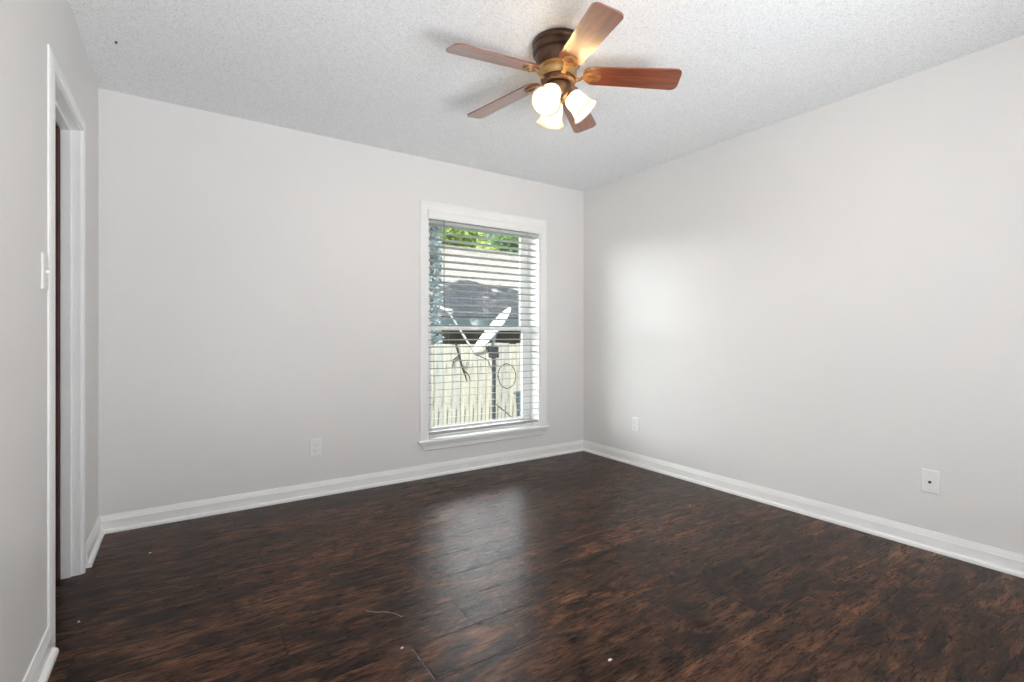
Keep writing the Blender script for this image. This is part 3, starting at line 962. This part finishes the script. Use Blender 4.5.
# satellite dish on a mast
DX, DY_ = 3.08, 5.00
sd = tag(empty('satellite_dish', (DX, DY_, GZ)), 'white satellite dish on dark mast outside the window', 'satellite dish')
Lf = Vector((-0.8315, 0.5557, 0)); Up = Vector((0, 0, 1)); Tc = Vector((-0.525, -0.8517, 0))
nrm = (Lf * 0.76 + Up * 0.64) * 0.975 + Tc * 0.22
nrm.normalize()
side = Tc.cross(nrm).normalized()
upv = (Up - nrm * Up.dot(nrm)).normalized()
sid = upv.cross(nrm).normalized()
ctr = Vector((-0.03, 0.0, 1.145 - GZ))
RM = Matrix((sid, upv, nrm)).transposed().to_4x4()
bm = bmesh.new()
R_ = 0.345
pr = [(0, -0.055), (R_ * 0.35, -0.048), (R_ * 0.7, -0.027), (R_ * 0.95, -0.004), (R_, 0.0), (R_ * 1.01, -0.006), (R_ * 0.7, -0.036), (R_ * 0.35, -0.056), (0, -0.063)]
lathe(bm, pr, 48, Matrix.Translation(ctr) @ RM @ Matrix.Diagonal((0.92, 1, 1, 1)), close=False)
obj('reflector', bm, M['dish'], sd, smooth=True)['label'] = 'white reflector dish'
low = ctr - upv * R_ * 1.0 - nrm * 0.03
topm = Vector((0, 0, 0.905 - GZ))
lnb = ctr + Lf * 0.50 + Up * 0.215 + Tc * 0.10
bm = bmesh.new()
tube(bm, [(0, 0, 0), tuple(topm)], 0.026, 16)
obj('mast', bm, M['mast'], sd, smooth=True)
bm = boxes((-0.09, 0.05, -0.035, 0.035, topm.z - 0.03, topm.z + 0.05), (-0.05, 0.05, -0.045, 0.045, topm.z - 0.09, topm.z - 0.02))
obj('mount_bracket', bm, M['mast'], sd, bevel=0.008)
bm = bmesh.new()
tube(bm, [tuple(topm + Vector((-0.05, 0, 0.02))), tuple(low * 0.5 + topm * 0.5 + Vector((-0.02, 0, -0.01))), tuple(low)], 0.018, 8)
tube(bm, [tuple(topm + Vector((-0.02, 0, 0.03))), tuple(ctr - nrm * 0.06)], 0.02, 8)
tube(bm, [tuple(low), tuple(lnb - (lnb - low).normalized() * 0.02)], 0.014, 8)
obj('feed_arm', bm, M['dish_arm'], sd)
bm = bmesh.new()
q = (ctr - lnb).normalized().to_track_quat('Z', 'Y').to_matrix().to_4x4()
lathe(bm, [(0, -0.06), (0.022, -0.06), (0.024, 0.0), (0.034, 0.02), (0.036, 0.05), (0, 0.052)], 16, Matrix.Translation(lnb) @ q, close=False)
lathe(bm, [(0, -0.05), (0.018, -0.05), (0.018, 0.03), (0.028, 0.04), (0, 0.042)], 16, Matrix.Translation(lnb + Up * 0.03 + Tc.cross(Up) * 0.055) @ q, close=False)
obj('feed_horn', bm, M['dish'], sd, smooth=True)['label'] = 'white receiver at the arm end'
bm = bmesh.new()
loop = []
for k in range(33):
    a = PI + 2 * PI * k / 32 * 1.02
    loop.append((0.145 * 0.83 + 0.105 * math.cos(a) * 0.83, -0.03 - 0.145 * 0.55 - 0.105 * math.cos(a) * 0.55 + k * 0.0004, 0.60 - GZ + 0.145 * math.sin(a)))
tube(bm, loop, 0.005, 6)
tube(bm, [tuple(low), (-0.10, -0.02, 0.80 - GZ), (-0.028, -0.024, 0.66 - GZ)], 0.005, 6)
tube(bm, [(0.022, -0.02, 0.26 - GZ), (0.12, -0.08, 0.17 - GZ), (0.24, -0.14, 0.05 - GZ), (0.30, -0.18, 0.0)], 0.006, 6)
obj('cable', bm, M['cable'], sd, smooth=True)

# dry vine hanging over the fence
vn = tag(empty('dry_vine', (3.42, FY0 - 0.02, GZ)), 'dry dark vine hanging down the fence', 'vine')
bm = bmesh.new()
zt = 1.69
tube(bm, [(-0.045, -0.016, zt + 0.03), (-0.03, -0.016, zt - 0.01), (0.02, -0.012, zt - 0.16), (0.06, -0.014, zt - 0.32), (0.12, -0.014, zt - 0.46), (0.15, -0.012, zt - 0.56)], [0.014, 0.016, 0.015, 0.014, 0.010, 0.005], 7)
tube(bm, [(0.02, -0.012, zt - 0.16), (-0.07, -0.014, zt - 0.22), (-0.10, -0.012, zt - 0.34)], [0.010, 0.009, 0.004], 6)
tube(bm, [(0.06, -0.014, zt - 0.32), (0.13, -0.016, zt - 0.34), (0.16, -0.014, zt - 0.24)], [0.009, 0.007, 0.004], 6)
tube(bm, [(0.09, -0.014, zt - 0.38), (0.17, -0.016, zt - 0.44), (0.20, -0.014, zt - 0.52)], [0.009, 0.007, 0.004], 6)
obj('stem', bm, M['vine'], vn)

# blue-grey bin at the right edge of the window view
bn = tag(empty('wheeled_bin', (4.33, 5.72, GZ)), 'blue-grey bin at the right edge of the window view', 'bin')
bm = bmesh.new()
lo, hi = [], []
for (x, y) in ((-0.22, -0.24), (0.22, -0.24), (0.22, 0.24), (-0.22, 0.24)):
    lo.append(bm.verts.new((x, y, 0.04))); hi.append(bm.verts.new((x * 1.22, y * 1.2, 0.96)))
bm.faces.new(lo); bm.faces.new(hi)
for i in range(4):
    j = (i + 1) % 4
    bm.faces.new((lo[i], lo[j], hi[j], hi[i]))
obj('body', bm, M['bin'], bn, bevel=0.03)
obj('lid', boxes((-0.29, 0.29, -0.31, 0.31, 0.96, 1.015)), M['bin'], bn, bevel=0.02)
for x in (-0.2, 0.2):
    bm = bmesh.new()
    tube(bm, [(x - 0.03, 0.27, 0.10), (x + 0.03, 0.27, 0.10)], 0.10, 20)
    obj('wheel', bm, M['tyre'], bn)
